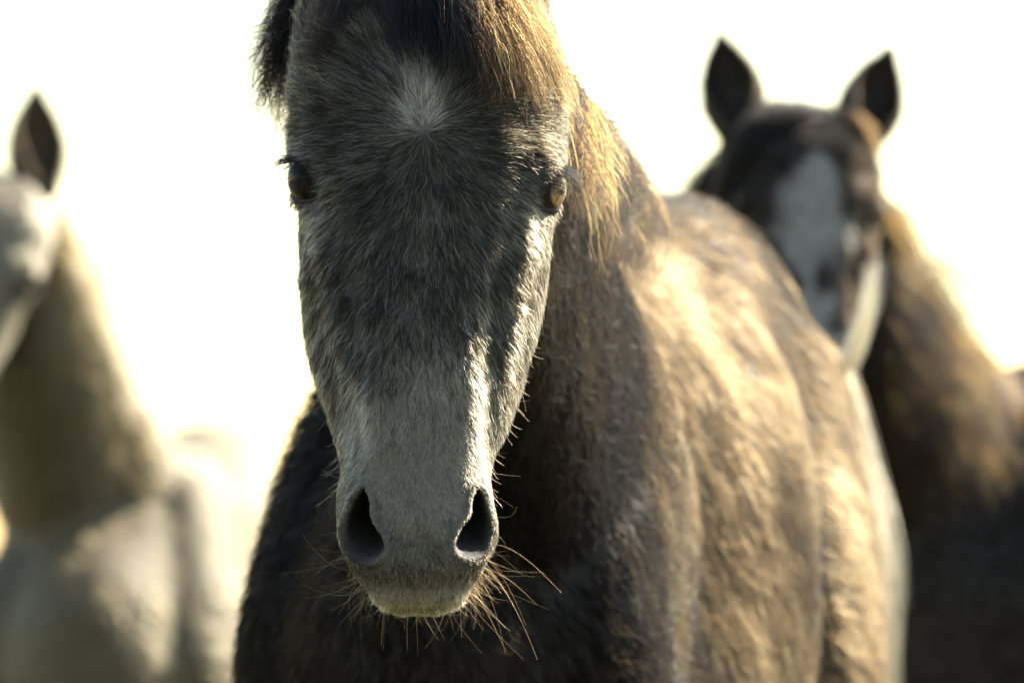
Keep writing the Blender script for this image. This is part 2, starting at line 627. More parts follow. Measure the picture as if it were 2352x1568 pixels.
def eyeball(s):
    """Mesh in the eyeball's own frame with a cornea that bulges."""
    nu, nv = 48, 32
    th = np.linspace(0, 2 * np.pi, nu, endpoint=False)
    ph = np.linspace(0.001, np.pi - 0.001, nv)
    PH, TH = np.meshgrid(ph, th, indexing='ij')
    r = EYE_R * (1 + 0.075 * np.exp(-(PH / R(44)) ** 4))
    v = np.stack([r * np.cos(PH), r * np.sin(PH) * np.cos(TH), r * np.sin(PH) * np.sin(TH)], -1).reshape(-1, 3)
    return v, grid_quads(nv, nu)


def ear_shell(base, tip_dir, open_dir, length, width):
    """Cupped leaf-shaped ear; outer and inner wall."""
    ax = nrm(np.asarray(tip_dir, float)); op = np.asarray(open_dir, float)
    op = nrm(op - ax * (op @ ax)); sd = np.cross(ax, op)
    s = np.linspace(0, 1, 26)
    wd = width * np.interp(s, [0, .12, .3, .5, .7, .85, .95, 1], [.62, .78, 1.0, .98, .74, .42, .17, .03])
    wd = np.convolve(np.pad(wd, 2, 'edge'), np.ones(5) / 5, 'valid')
    wd[-1] = width * 0.02
    span = np.interp(s, [0, .15, .5, 1], [R(158), R(140), R(112), R(95)])
    bend = 0.18 * length * s ** 2
    rows_o, rows_i = [], []
    for k in range(len(s)):
        a = np.linspace(-span[k], span[k], 25)
        cen = np.asarray(base) + ax * (length * s[k]) + op * (bend[k] * 0.35)
        dirv = -np.cos(a)[:, None] * op + np.sin(a)[:, None] * sd
        rows_o.append(cen + dirv * wd[k])
        rows_i.append(cen + dirv * max(wd[k] - 0.0035, wd[k] * .5))
    o = np.stack(rows_o); i = np.stack(rows_i)[:, ::-1]
    ring = np.concatenate([o, i], 1)
    v = ring.reshape(-1, 3)
    q = grid_quads(len(s), ring.shape[1])
    nn = vnormals(v, q)
    if (nn.reshape(ring.shape)[:, 12] @ (-op)).sum() < 0:
        q = q[:, ::-1]
    return v, q


# ------------------------------------------------------------------ body
def loft(centers, hw, hh, side=None, n=28, steps=6, power=2.0):
    c = np.asarray(centers, float)
    L = np.concatenate([[0], np.cumsum(np.linalg.norm(np.diff(c, axis=0), axis=1))])
    t = np.linspace(0, L[-1], steps * (len(c) - 1) + 1)
    cc = hermite(L, c, t)
    w, h = np.interp(t, L, hw), np.interp(t, L, hh)
    tan = nrm(np.gradient(cc, axis=0))
    sd = np.tile(np.asarray(side, float) if side is not None else np.array([1.0, 0, 0]), (len(t), 1))
    sd = nrm(sd - tan * (sd * tan).sum(1, keepdims=True))
    up = np.cross(sd, tan)
    a = np.linspace(0, 2 * np.pi, n, endpoint=False)
    ca, sa = np.cos(a), np.sin(a)
    ca, sa = np.sign(ca) * np.abs(ca) ** (2 / power), np.sign(sa) * np.abs(sa) ** (2 / power)
    v = cc[:, None] + sd[:, None] * (w[:, None] * ca[None])[..., None] + up[:, None] * (h[:, None] * sa[None])[..., None]
    v = v.reshape(-1, 3)
    q = grid_quads(len(t), n)
    m = n
    for row in (0, len(t) - 1):
        ring = np.arange(m) + row * m
        ci = len(v)
        v = np.concatenate([v, cc[row] + (v[ring] - cc[row]) * 0.02])
        j = np.arange(m); j2 = (j + 1) % m
        qq = np.stack([ring[j], ci + j, ci + j2, ring[j2]], 1)
        q = np.concatenate([q, qq if row == 0 else qq[:, ::-1]])
    return v, q


def body_parts(to_world, side, neck, plump=1.0):
    """Torso, legs (in the horse's own frame: x = its left, y = backwards, z up) and a neck given in world space."""
    sh = Shell()
    #    y     hw    top   bottom
    T = np.array([(-.22, .050, 1.06, .90), (-.17, .100, 1.13, .81), (-.08, .150, 1.20, .73), (.02, .172, 1.28, .69), (.15, .170, 1.39, .67), (.28, .150, 1.40, .66), (.40, .162, 1.395, .66),
                  (.54, .198, 1.39, .66), (.67, .212, 1.40, .68), (.79, .190, 1.425, .74), (.89, .166, 1.44, .80), (1.03, .172, 1.435, .84), (1.16, .150, 1.39, .88), (1.26, .105, 1.30, .95), (1.31, .05, 1.20, 1.02)])
    y = np.linspace(T[0, 0], T[-1, 0], 90)
    S = hermite(T[:, 0], T[:, 1:], y)
    n = 56
    a = np.linspace(0, 2 * np.pi, n, endpoint=False)
    rows = []
    for k in range(len(y)):
        hw, tp, bt = S[k]
        mid = bt + (tp - bt) * 0.47
        sa, ca = np.sin(a), np.cos(a)
        z = np.where(ca > 0, mid + (tp - mid) * ca, mid + (mid - bt) * ca)
        x = hw * np.sign(sa) * np.abs(sa) ** np.where(ca > 0, 1.12, 0.92)
        rows.append(np.stack([x, np.full(n, y[k]), z], 1))
    v = np.concatenate(rows)
    q = grid_quads(len(y), n)
    sh.add(v, q)
    for row in (0, len(y) - 1):
        ring = np.arange(n) + row * n
        cen = v[ring].mean(0)
        vv = np.concatenate([v[ring], cen + (v[ring] - cen) * .02])
        j = np.arange(n); j2 = (j + 1) % n
        qq = np.stack([j, n + j, n + j2, j2], 1)
        sh.add(vv, qq if row == 0 else qq[:, ::-1])
    for s in (-1, 1):
        # shoulder blade and upper arm
        sh.add(*loft([(s * .085, .16, 1.30), (s * .118, .09, 1.15), (s * .136, .0, .98), (s * .128, .07, .82), (s * .110, .10, .66), (s * .105, .09, .50), (s * .10, .08, .44), (s * .10, .085, .36), (s * .10, .085, .22), (s * .10, .05, .12), (s * .10, .03, .06), (s * .10, .02, .0)],
                      [.045, .066, .074, .072, .055, .040, .042, .030, .027, .034, .045, .052], [.07, .105, .115, .105, .075, .048, .047, .034, .031, .036, .052, .060]))
        # thigh, gaskin, cannon
        sh.add(*loft([(s * .09, 1.05, 1.30), (s * .112, 1.02, 1.12), (s * .126, .99, .95), (s * .124, 1.03, .78), (s * .115, 1.12, .62), (s * .105, 1.20, .50), (s * .10, 1.20, .42), (s * .10, 1.17, .24), (s * .10, 1.13, .13), (s * .10, 1.11, .06), (s * .10, 1.10, .0)],
                      [.06, .088, .097, .084, .055, .038, .034, .028, .034, .045, .052], [.12, .175, .175, .140, .085, .055, .042, .034, .036, .052, .060]))
    v, q, _ = sh.arrays()
    v = v * np.array([plump, 1, 1])
    v = to_world(v)
    out = Shell()
    out.add(v, q)
    cs, hw, hh = neck
    out.add(*loft(cs, hw, hh, side=side, n=36, steps=8))
    return out.arrays()[:2]


def remesh(v, q, voxel, smooth_it):
    me = bpy.data.meshes.new('tmp')
    me.from_pydata(v.tolist(), [], q.tolist())
    o = bpy.data.objects.new('tmp', me)
    COL.objects.link(o)
    m = o.modifiers.new('r', 'REMESH'); m.mode = 'VOXEL'; m.voxel_size = voxel
    sm = o.modifiers.new('s', 'SMOOTH'); sm.factor = 0.5; sm.iterations = smooth_it
    dg = bpy.context.evaluated_depsgraph_get()
    ev = o.evaluated_get(dg)
    em = ev.to_mesh()
    n = len(em.vertices)
    co = np.empty(n * 3, np.float32); em.vertices.foreach_get('co', co)
    li = np.empty(len(em.loops), np.int32); em.loops.foreach_get('vertex_index', li)
    ls = np.empty(len(em.polygons), np.int32); em.polygons.foreach_get('loop_start', ls)
    lt = np.empty(len(em.polygons), np.int32); em.polygons.foreach_get('loop_total', lt)
    ls = ls[lt == 4]
    quads = li[ls[:, None] + np.arange(4)]
    ev.to_mesh_clear()
    bpy.data.objects.remove(o); bpy.data.meshes.remove(me)
    v = co.reshape(-1, 3).astype(float)
    nn = vnormals(v, quads)
    c = v.mean(0)
    return v, quads


# ------------------------------------------------------------------ hair
def curves_obj(name, pts, rad, col, mat, parent, boost=1.5, tip_glow=0.0):
    """pts (N, k, 3), rad (N, k), col (N, 3) -> one hair object"""
    N, k = pts.shape[:2]
    hc = bpy.data.hair_curves.new(name)
    hc.add_curves([k] * N)
    hc.attributes['position'].data.foreach_set('vector', np.ascontiguousarray(pts, np.float32).ravel())
    at = hc.attributes.get('radius') or hc.attributes.new('radius', 'FLOAT', 'POINT')
    at.data.foreach_set('value', np.ascontiguousarray(rad, np.float32).ravel())
    ac = hc.attributes.new('hair_color', 'FLOAT_COLOR', 'POINT')
    c = np.ones((N, k, 4), np.float32)
    c[..., :3] = (boost * (np.log(np.clip(col, 0.001, 0.95)) / 4.76) ** 2)[:, None] * (1 - tip_glow * np.linspace(0, 1, k)[None, :, None] ** 1.5)      # pigment: colour -> absorption inside the fibre; tips lightened to paint backlit glow
    ac.data.foreach_set('color', c.ravel())
    hc.materials.append(mat)
    o = bpy.data.objects.new(name, hc)
    COL.objects.link(o)
    attach(o, parent)
    return o


def sample(v, q, nv, count, dens):
    a, b, c, d = (v[q[:, k]] for k in range(4))
    area = 0.5 * np.linalg.norm(np.cross(c - a, d - b), axis=1)
    cen = (a + b + c + d) / 4
    wgt = area * dens(cen, nrm(nv[q].sum(1)))
    wgt = np.maximum(wgt, 0)
    f = rng.choice(len(q), count, p=wgt / wgt.sum())
    s, t = rng.random((2, count, 1))
    p = (a[f] * (1 - s) + b[f] * s) * (1 - t) + (d[f] * (1 - s) + c[f] * s) * t
    n = nrm((nv[q[f, 0]] * (1 - s) + nv[q[f, 1]] * s) * (1 - t) + (nv[q[f, 3]] * (1 - s) + nv[q[f, 2]] * s) * t)
    return p, n


def fur(name, p, n, flow, length, lift, radius, col, parent, k=5, jitter=0.18, wave=0.0, mat=None, clump=0.25, cscale=220, boost=1.5):
    N = len(p)
    t = flow - n * (flow * n).sum(1, keepdims=True)
    t = nrm(t)
    side = np.cross(n, t)
    ang = rng.normal(0, jitter, N) + clump * noise3(p, cscale, 5, 1)
    t = t * np.cos(ang)[:, None] + side * np.sin(ang)[:, None]
    side = np.cross(n, t)
    lf = np.clip(lift * (1 + rng.normal(0, .3, N)) + lift * 0.4 * noise3(p, cscale * .7, 6, 1), 0.03, 1.2)
    s = np.linspace(0, 1, k)[None, :, None]
    L = (length * (0.65 + 0.7 * rng.random(N)))[:, None, None]
    up = np.sin(lf)[:, None, None] * (s - 0.42 * s ** 2)
    curve = (rng.normal(0, .16 + wave, N))[:, None, None] * s ** 2
    pts = p[:, None] + L * (t[:, None] * (np.cos(lf)[:, None, None] * s) + n[:, None] * up + side[:, None] * curve)
    pts -= n[:, None] * 0.0008 * (1 - s)
    rr = (radius * (0.7 + 0.6 * rng.random(N)))[:, None] * np.array([1.0] + [1 - 0.8 * (i / (k - 1)) ** 1.6 for i in range(1, k)])[None]
    return curves_obj(name, pts, rr, col, mat or FUR, parent, boost)


def lock_pts(guide, n, spread0, spread1, k=14, wave=0.004, len_var=0.25, clump=0.5):
    """n strands following a guide polyline; loose at the root, gathering a little towards the tip."""
    g = np.asarray(guide, float)
    L = np.concatenate([[0], np.cumsum(np.linalg.norm(np.diff(g, axis=0), axis=1))])
    t = np.linspace(0, 1, k)
    lv = 1 - len_var * rng.random(n) ** 1.5
    out = np.empty((n, k, 3))
    base = rng.normal(size=(n, 3))
    base /= np.maximum(1, np.linalg.norm(base, axis=1, keepdims=True) / 1.6)
    sub = rng.integers(0, max(2, n // 14), n)
    subdir = rng.normal(size=(sub.max() + 1, 3))
    ph = rng.uniform(0, 6.28, (n, 3)); fr = rng.uniform(4, 11, (n, 3))
    for i in range(n):
        tt = t * lv[i] * L[-1]
        c = hermite(L, g, tt)
        sp = spread0 + (spread1 - spread0) * t[:, None]
        off = base[i] * sp * (1 - clump * t[:, None]) + subdir[sub[i]] * sp * clump * t[:, None]
        off = off + wave * t[:, None] * np.sin(ph[i] + fr[i] * t[:, None])
        out[i] = c + off
    return out


def make_locks(name, locks, parent, radius=0.00022, mat=None, boost=4.0, tip_glow=0.0):
    """locks: list of dict(g, n, s0, s1, col, var, ...)"""
    P_, C_, Rr = [], [], []
    for lk in locks:
        pts = lock_pts(lk['g'], lk['n'], lk.get('s0', .006), lk.get('s1', .012), 14, lk.get('wave', .004), lk.get('lv', .3), lk.get('clump', .5))
        P_.append(pts)
        m = rng.random((lk['n'], 1)) ** 1.3
        c0, c1 = np.array(lk['col'][0]), np.array(lk['col'][1])
        C_.append(c0 * (1 - m) + c1 * m)
        Rr.append(np.full(lk['n'], lk.get('r', radius)) * (.6 + .8 * rng.random(lk['n'])))
    pts = np.concatenate(P_); rr = np.concatenate(Rr)
    tap = 1 - 0.75 * np.linspace(0, 1, 14) ** 2
    return curves_obj(name, pts, rr[:, None] * tap[None], np.concatenate(C_), mat or LOCK, parent, boost, tip_glow)


def mix(a, b, f):
    return np.asarray(a) * (1 - f)[:, None] + np.asarray(b) * f[:, None]


build_grass()

# ================================================================== the grey horse
HEAD_V, HEAD_Q = build_head()
HEAD_W = sculpt_head(HEAD_V, HEAD_Q)


def frame_body(front, yaw, scale):
    """Body frame: front = world point on the ground under the shoulder joint; yaw turns the rump to the right."""
    sx, sz = scale if isinstance(scale, tuple) else (scale, scale)
    c, s = math.cos(yaw), math.sin(yaw)
    xa, ya = np.array([c, -s, 0]), np.array([s, c, 0])

    def f(p):
        p = np.asarray(p, float)
        return np.array([front[0], front[1], 0.0]) + (p[:, :1] * xa + p[:, 1:2] * ya) * sx + p[:, 2:3] * np.array([0, 0, sz])
    return f, xa, ya


def grey_head_color(p):
    """Coat: share of white hairs, brown tint and darkness by place on the face."""
    px, py, d = proj(p)
    G = lambda x, y, rx, ry=None: np.exp(-((px - x) / rx) ** 2 - ((py - y) / (ry or rx)) ** 2)
    w = np.full(len(p), .43)
    w += (1.0 * G(962, 218, 26, 72) + .75 * G(982, 268, 32, 28) + .15 * G(940, 160, 70, 60)) * sstep(325, 290, py)
    w += .25 * G(740, 480, 60, 70) + .25 * G(1215, 500, 60, 70) + .2 * G(720, 380, 50, 40)
    w -= .24 * G(760, 270, 75, 80) + .24 * G(1175, 290, 75, 90) + .16 * G(800, 460, 60, 90) + .15 * G(1130, 470, 60, 90)
    w -= .16 * G(735, 700, 40, 130) + .1 * G(1150, 640, 70, 120) + .08 * G(870, 560, 50, 120)
    w += .16 * G(965, 560, 45, 230)
    w += .75 * sstep(690, 1020, py + 26 * noise3(p, 55, 21, 2)) * np.exp(-((px - 958) / 150) ** 4)
    w -= .45 * sstep(1120, 1260, py)
    w -= .25 * G(960, 1310, 60, 50)
    w += .55 * sstep(1310, 1380, py) * sstep(1400, 1390, py)
    w += .10 * noise3(p, 70, 22, 2) - .30 * sstep(.75, 1.25, noise3(p, 260, 23, 1)) * sstep(1000, 1120, py)
    return np.clip(w, .02, .97)


def build_grey():
    root = thing('horse', (-0.05, 5.3, 0), 'dark grey young horse in sharp focus, facing the camera with a small white star', 'horse', 'herd of horses')
    f, xa, ya = frame_body((-0.050, 5.16), R(14.0), 1.0)
    sh = Shell()
    neck = ([(-.066, 4.50, 1.385), (-.050, 4.66, 1.385), (-.015, 4.86, 1.325), (.015, 5.08, 1.22), (.035, 5.30, 1.10), (.06, 5.45, 1.04)],
            [.060, .070, .074, .092, .125, .12], [.085, .112, .140, .185, .235, .22])
    bv, bq = remesh(*body_parts(f, xa, neck, .93), 0.010, 10)
    bn = vnormals(bv, bq)
    # irregular ribs and muscle
    bv = bv + bn * (0.005 * noise3(bv, 8, 31, 2))[:, None]
    bn = vnormals(bv, bq)
    hn = vnormals(HEAD_W, HEAD_Q)
    hw = grey_head_color(HEAD_W)
    px, py, dd = proj(HEAD_W)
    skin = mix((.014, .012, .009), (.12, .108, .088), np.clip(hw, 0, 1) ** 1.5)
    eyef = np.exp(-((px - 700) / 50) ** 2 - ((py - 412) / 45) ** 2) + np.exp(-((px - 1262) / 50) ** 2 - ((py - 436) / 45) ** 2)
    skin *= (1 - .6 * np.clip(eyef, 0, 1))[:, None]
    v0x, v0y, _ = proj(head_to_world(HEAD_V))
    for poly in (NOSTRIL_L, NOSTRIL_R):
        ds, ins = seg_dist(v0x, v0y, poly)
        skin = np.where((ins & (dd < 4.42))[:, None], mix(skin, (.014, .011, .009), sstep(0, 9, ds)), skin)
    sh.add(bv, bq, (.010, .007, .005))
    sh.add(HEAD_W, HEAD_Q)
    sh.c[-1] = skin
    for s in (-1, 1):
        v, q = lids(s)
        sh.add(v, q, (.022, .019, .016))
    ears = []
    for s in (-1, 1):
        base = head_to_world(np.array([[s * .062 + .004, .085, T_EYE + .026]]))[0]
        ev, eq = ear_shell(base, np.array([s * .34, .12, 1.0]), np.array([s * .25, -1, .1]), .155, .033)
        ears.append((ev, eq))
        sh.add(ev, eq, (.05, .042, .032))
    v, q, c = sh.arrays()
    mesh_obj('body', v, q, SKIN, root, c)
    # eyes
    for s in (-1, 1):
        cc, n, u, vv = eye_frame(s)
        ev, eq = eyeball(s)
        o = mesh_obj('eye', ev, eq, EYE if s < 0 else SUNLIT_EYE, None)
        M = Matrix(((n[0], u[0], vv[0], cc[0]), (n[1], u[1], vv[1], cc[1]), (n[2], u[2], vv[2], cc[2]), (0, 0, 0, 1)))
        o.parent = root
        o.matrix_basis = Matrix.Translation(-Vector(root.location)) @ M
        o['label'] = ('dark eye, shade coloured into the iris' if s < 0 else 'eye with a dark slit pupil, sunlight painted into the amber iris')
        # lashes on the upper lid
        N = 170
        th = rng.uniform(R(20), R(165), N)
        a = lid_angle(th) + R(1.5)
        d0 = np.cos(a)[:, None] * n + np.sin(a)[:, None] * (np.cos(th)[:, None] * u + np.sin(th)[:, None] * vv)
        p0 = cc + d0 * EYE_R * 1.09
        dirn = nrm(n * .95 + vv * -.30 + u * (-.25) + rng.normal(0, .12, (N, 3)))
        Ln = rng.uniform(.010, .022, N)[:, None, None]
        t = np.linspace(0, 1, 6)[None, :, None]
        pts = p0[:, None] + Ln * (dirn[:, None] * t - vv * 0.35 * t ** 2)
        curves_obj('eyelashes', pts, np.full((N, 6), .00020) * np.linspace(1, .3, 6), np.full((N, 3), .02), LOCK, root, 3.0)
    # ---- coat on the head
    W = np.array([975.0, 302.0])

    def dens(cn, nn):
        px, py, d = proj(cn)
        face = sstep(.55, -.1, nn @ FWD)
        k = (.12 + .88 * face) * sstep(5.1, 4.9, d)
        k = k * (1 + 2.2 * np.exp(-(np.hypot(px - W[0], py - W[1]) / 24) ** 2) + 1.6 * sstep(900, 1080, py))
        for poly in (NOSTRIL_L, NOSTRIL_R):
            ds, ins = seg_dist(px, py, poly)
            k = np.where(ins & (ds > 4) & (nn @ FWD < .4), 0.05, k)
        for s in (-1, 1):
            c, n, u, vv = eye_frame(s)
            r = cn - c; dist = np.linalg.norm(r, axis=1); rd = r / dist[:, None]
            ang = np.arccos(np.clip(rd @ n, -1, 1)); th = np.arctan2(rd @ vv, rd @ u)
            k = np.where((dist < .035) & (ang < lid_angle(th) + R(7)), 0.0, k)
        return k
    N = 175000
    p, n = sample(HEAD_W, HEAD_Q, hn, N, dens)
    px, py, d = proj(p)
    wx, wy = 16 * noise3(p, 28, 61, 2), 14 * noise3(p, 28, 62, 2)
    dx, dy = px - W[0] + wx * sstep(10, 90, np.hypot(px - W[0], py - W[1])), py - W[1] + wy * sstep(10, 90, np.hypot(px - W[0], py - W[1]))
    rad = np.hypot(dx, dy)
    # radial from the whorl; swings down the face further away
    fx, fy = dx / (rad + 8), dy / (rad + 8)
    below = sstep(150, 520, rad) * sstep(-60, 160, dy)
    fy = fy + below * .55
    fx = fx * (1 - .35 * below * sstep(850, 1050, py))
    # round the eyes hair follows the lids
    flow = fx[:, None] * RGT - fy[:, None] * UPV + FWD * (.35 * sstep(300, 0, np.minimum(px - 640, 1310 - px)))[:, None]
    muz = sstep(860, 1090, py)
    jaw = sstep(4.46, 4.56, d) * sstep(450, 700, py)
    top = sstep(290, 120, py)
    length = .0145 * (1 - muz) + .0062 * muz
    length = length * (1 + .9 * top) + jaw * .014
    edge = sstep(.25, .02, np.abs(n @ FWD)) * sstep(600, 900, py) * (1 - muz)
    length = length + .006 * edge
    near_eye = np.exp(-((px - 700) / 55) ** 2 - ((py - 415) / 60) ** 2) + np.exp(-((px - 1262) / 55) ** 2 - ((py - 438) / 60) ** 2)
    length *= 1 - .62 * np.clip(near_eye, 0, 1)
    for poly in (NOSTRIL_L, NOSTRIL_R):
        ds, ins = seg_dist(px, py, poly)
        length *= 1 - .6 * np.exp(-(ds / 14) ** 2)
    wf = grey_head_color(p)
    th = np.arctan2(dy, dx)
    streak = noise3(np.stack([th * 130, rad / 34, d * 0], 1), 1.0, 51, 2)
    isw = rng.random(N) < np.clip(wf ** 1.15 + .22 * streak * (1 - .7 * muz), .01, 1)
    dark = mix((.007, .0055, .0035), (.030, .024, .015), rng.random(N))
    lite = mix((.095, .083, .056), (.36, .32, .225), rng.random(N) ** 1.5) * (1 + .7 * np.clip(wf - .5, 0, .5) + 1.6 * sstep(330, 290, py) * np.clip(wf - .5, 0, .5))[:, None]
    brown = sstep(180, 40, py) * .8 + np.exp(-((px - 1090) / 90) ** 2 - ((py - 190) / 70) ** 2) * .6
    lite = lite * (1 - .5 * np.clip(brown, 0, 1)[:, None] * np.array([.3, .65, 1.1]))
    col = np.where(isw[:, None], lite, dark)
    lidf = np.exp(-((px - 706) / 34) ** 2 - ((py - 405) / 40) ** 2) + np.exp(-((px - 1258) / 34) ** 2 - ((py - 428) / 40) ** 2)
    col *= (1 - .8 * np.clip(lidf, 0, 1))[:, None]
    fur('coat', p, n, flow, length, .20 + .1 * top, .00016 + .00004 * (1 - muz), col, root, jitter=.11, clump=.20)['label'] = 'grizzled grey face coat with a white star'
    # ---- coat on neck and body, longer and shaggier
    def densb(cn, nn):
        px, py, d = proj(cn)
        return (.10 + .9 * sstep(.45, 0, nn @ FWD)) * sstep(.35, .62, cn[:, 2]) * (1 + .6 * sstep(6.2, 5.0, d)) + .02
    N = 140000
    p, n = sample(bv, bq, bn, N, densb)
    loc = (p - np.array([-0.045, 5.16, 0]))
    fl = np.tile(ya * .75 + np.array([0, 0, -.75]), (N, 1)) + .25 * np.stack([noise3(p, 9, 41, 1), noise3(p, 9, 42, 1), noise3(p, 9, 43, 1)], 1)
    patch = .5 + .42 * noise3(p, 7, 44, 2)
    fld = nrm(ya * .75 + np.array([0, 0, -.75]))
    fine = .5 + .5 * noise3(p - .93 * (p @ fld)[:, None] * fld, 80, 45, 2)
    patch = patch + .25 * noise3(p - .85 * (p @ fld)[:, None] * fld, 24, 46, 1)
    mixv = np.clip(.22 + .6 * (patch - .15) + .30 * (fine - .5) + rng.normal(0, .27, N), 0, 1)
    col = mix((.008, .006, .004), (.21, .15, .084), mixv ** 2.0)
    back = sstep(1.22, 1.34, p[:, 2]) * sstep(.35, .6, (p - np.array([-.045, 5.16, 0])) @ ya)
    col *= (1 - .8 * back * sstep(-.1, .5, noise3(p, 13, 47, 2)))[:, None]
    chest_shade = sstep(.20, -.08, (p - np.array([-.045, 5.16, 0])) @ ya - .25 * (p[:, 2] - 1.0))  # shade painted into the coat colour of chest and neck
    col *= (1 - .91 * chest_shade)[:, None]
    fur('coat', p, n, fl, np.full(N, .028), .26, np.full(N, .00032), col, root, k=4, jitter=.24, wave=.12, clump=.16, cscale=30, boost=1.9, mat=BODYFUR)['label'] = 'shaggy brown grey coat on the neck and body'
    # fur on ears
    for ev, eq in ears:
        en = vnormals(ev, eq)
        p, n = sample(ev, eq, en, 2500, lambda a, b: np.ones(len(a)))
        col = mix((.04, .03, .02), (.3, .25, .18), rng.random(len(p)))
        fur('ear_hair', p, n, np.tile(np.array([0, 0, .9]), (len(p), 1)), np.full(len(p), .016), .4, np.full(len(p), .0002), col, root)
    return root, f, xa, ya


GREY, GF, GX, GY = build_grey()

DARKH = ((.007, .006, .004), (.03, .022, .014))
BROWN = ((.012, .009, .006), (.10, .065, .032))
SUN_GOLD = ((.06, .040, .018), (.38, .26, .11))  # sunlit glow put into the colour of some locks


_pf = proj(HEAD_W)
_vis = vnormals(HEAD_W, HEAD_Q) @ FWD < 0.15
_SX, _SY, _SD = _pf[0][_vis], _pf[1][_vis], _pf[2][_vis]


def on_head(x, y, off):
    """A point just in front of the skin of the forehead."""
    k = np.argmin((_SX - x) ** 2 + (_SY - y) ** 2)
    return P(x, max(y, _SY.min() - 4), _SD[k] - off)


def poll(x):
    """Hair root on top of the head between the ears."""
    k = (x - 976) / 2970
    return head_to_world(np.array([[k * .55, .095, T_EYE + .050]]))[0]


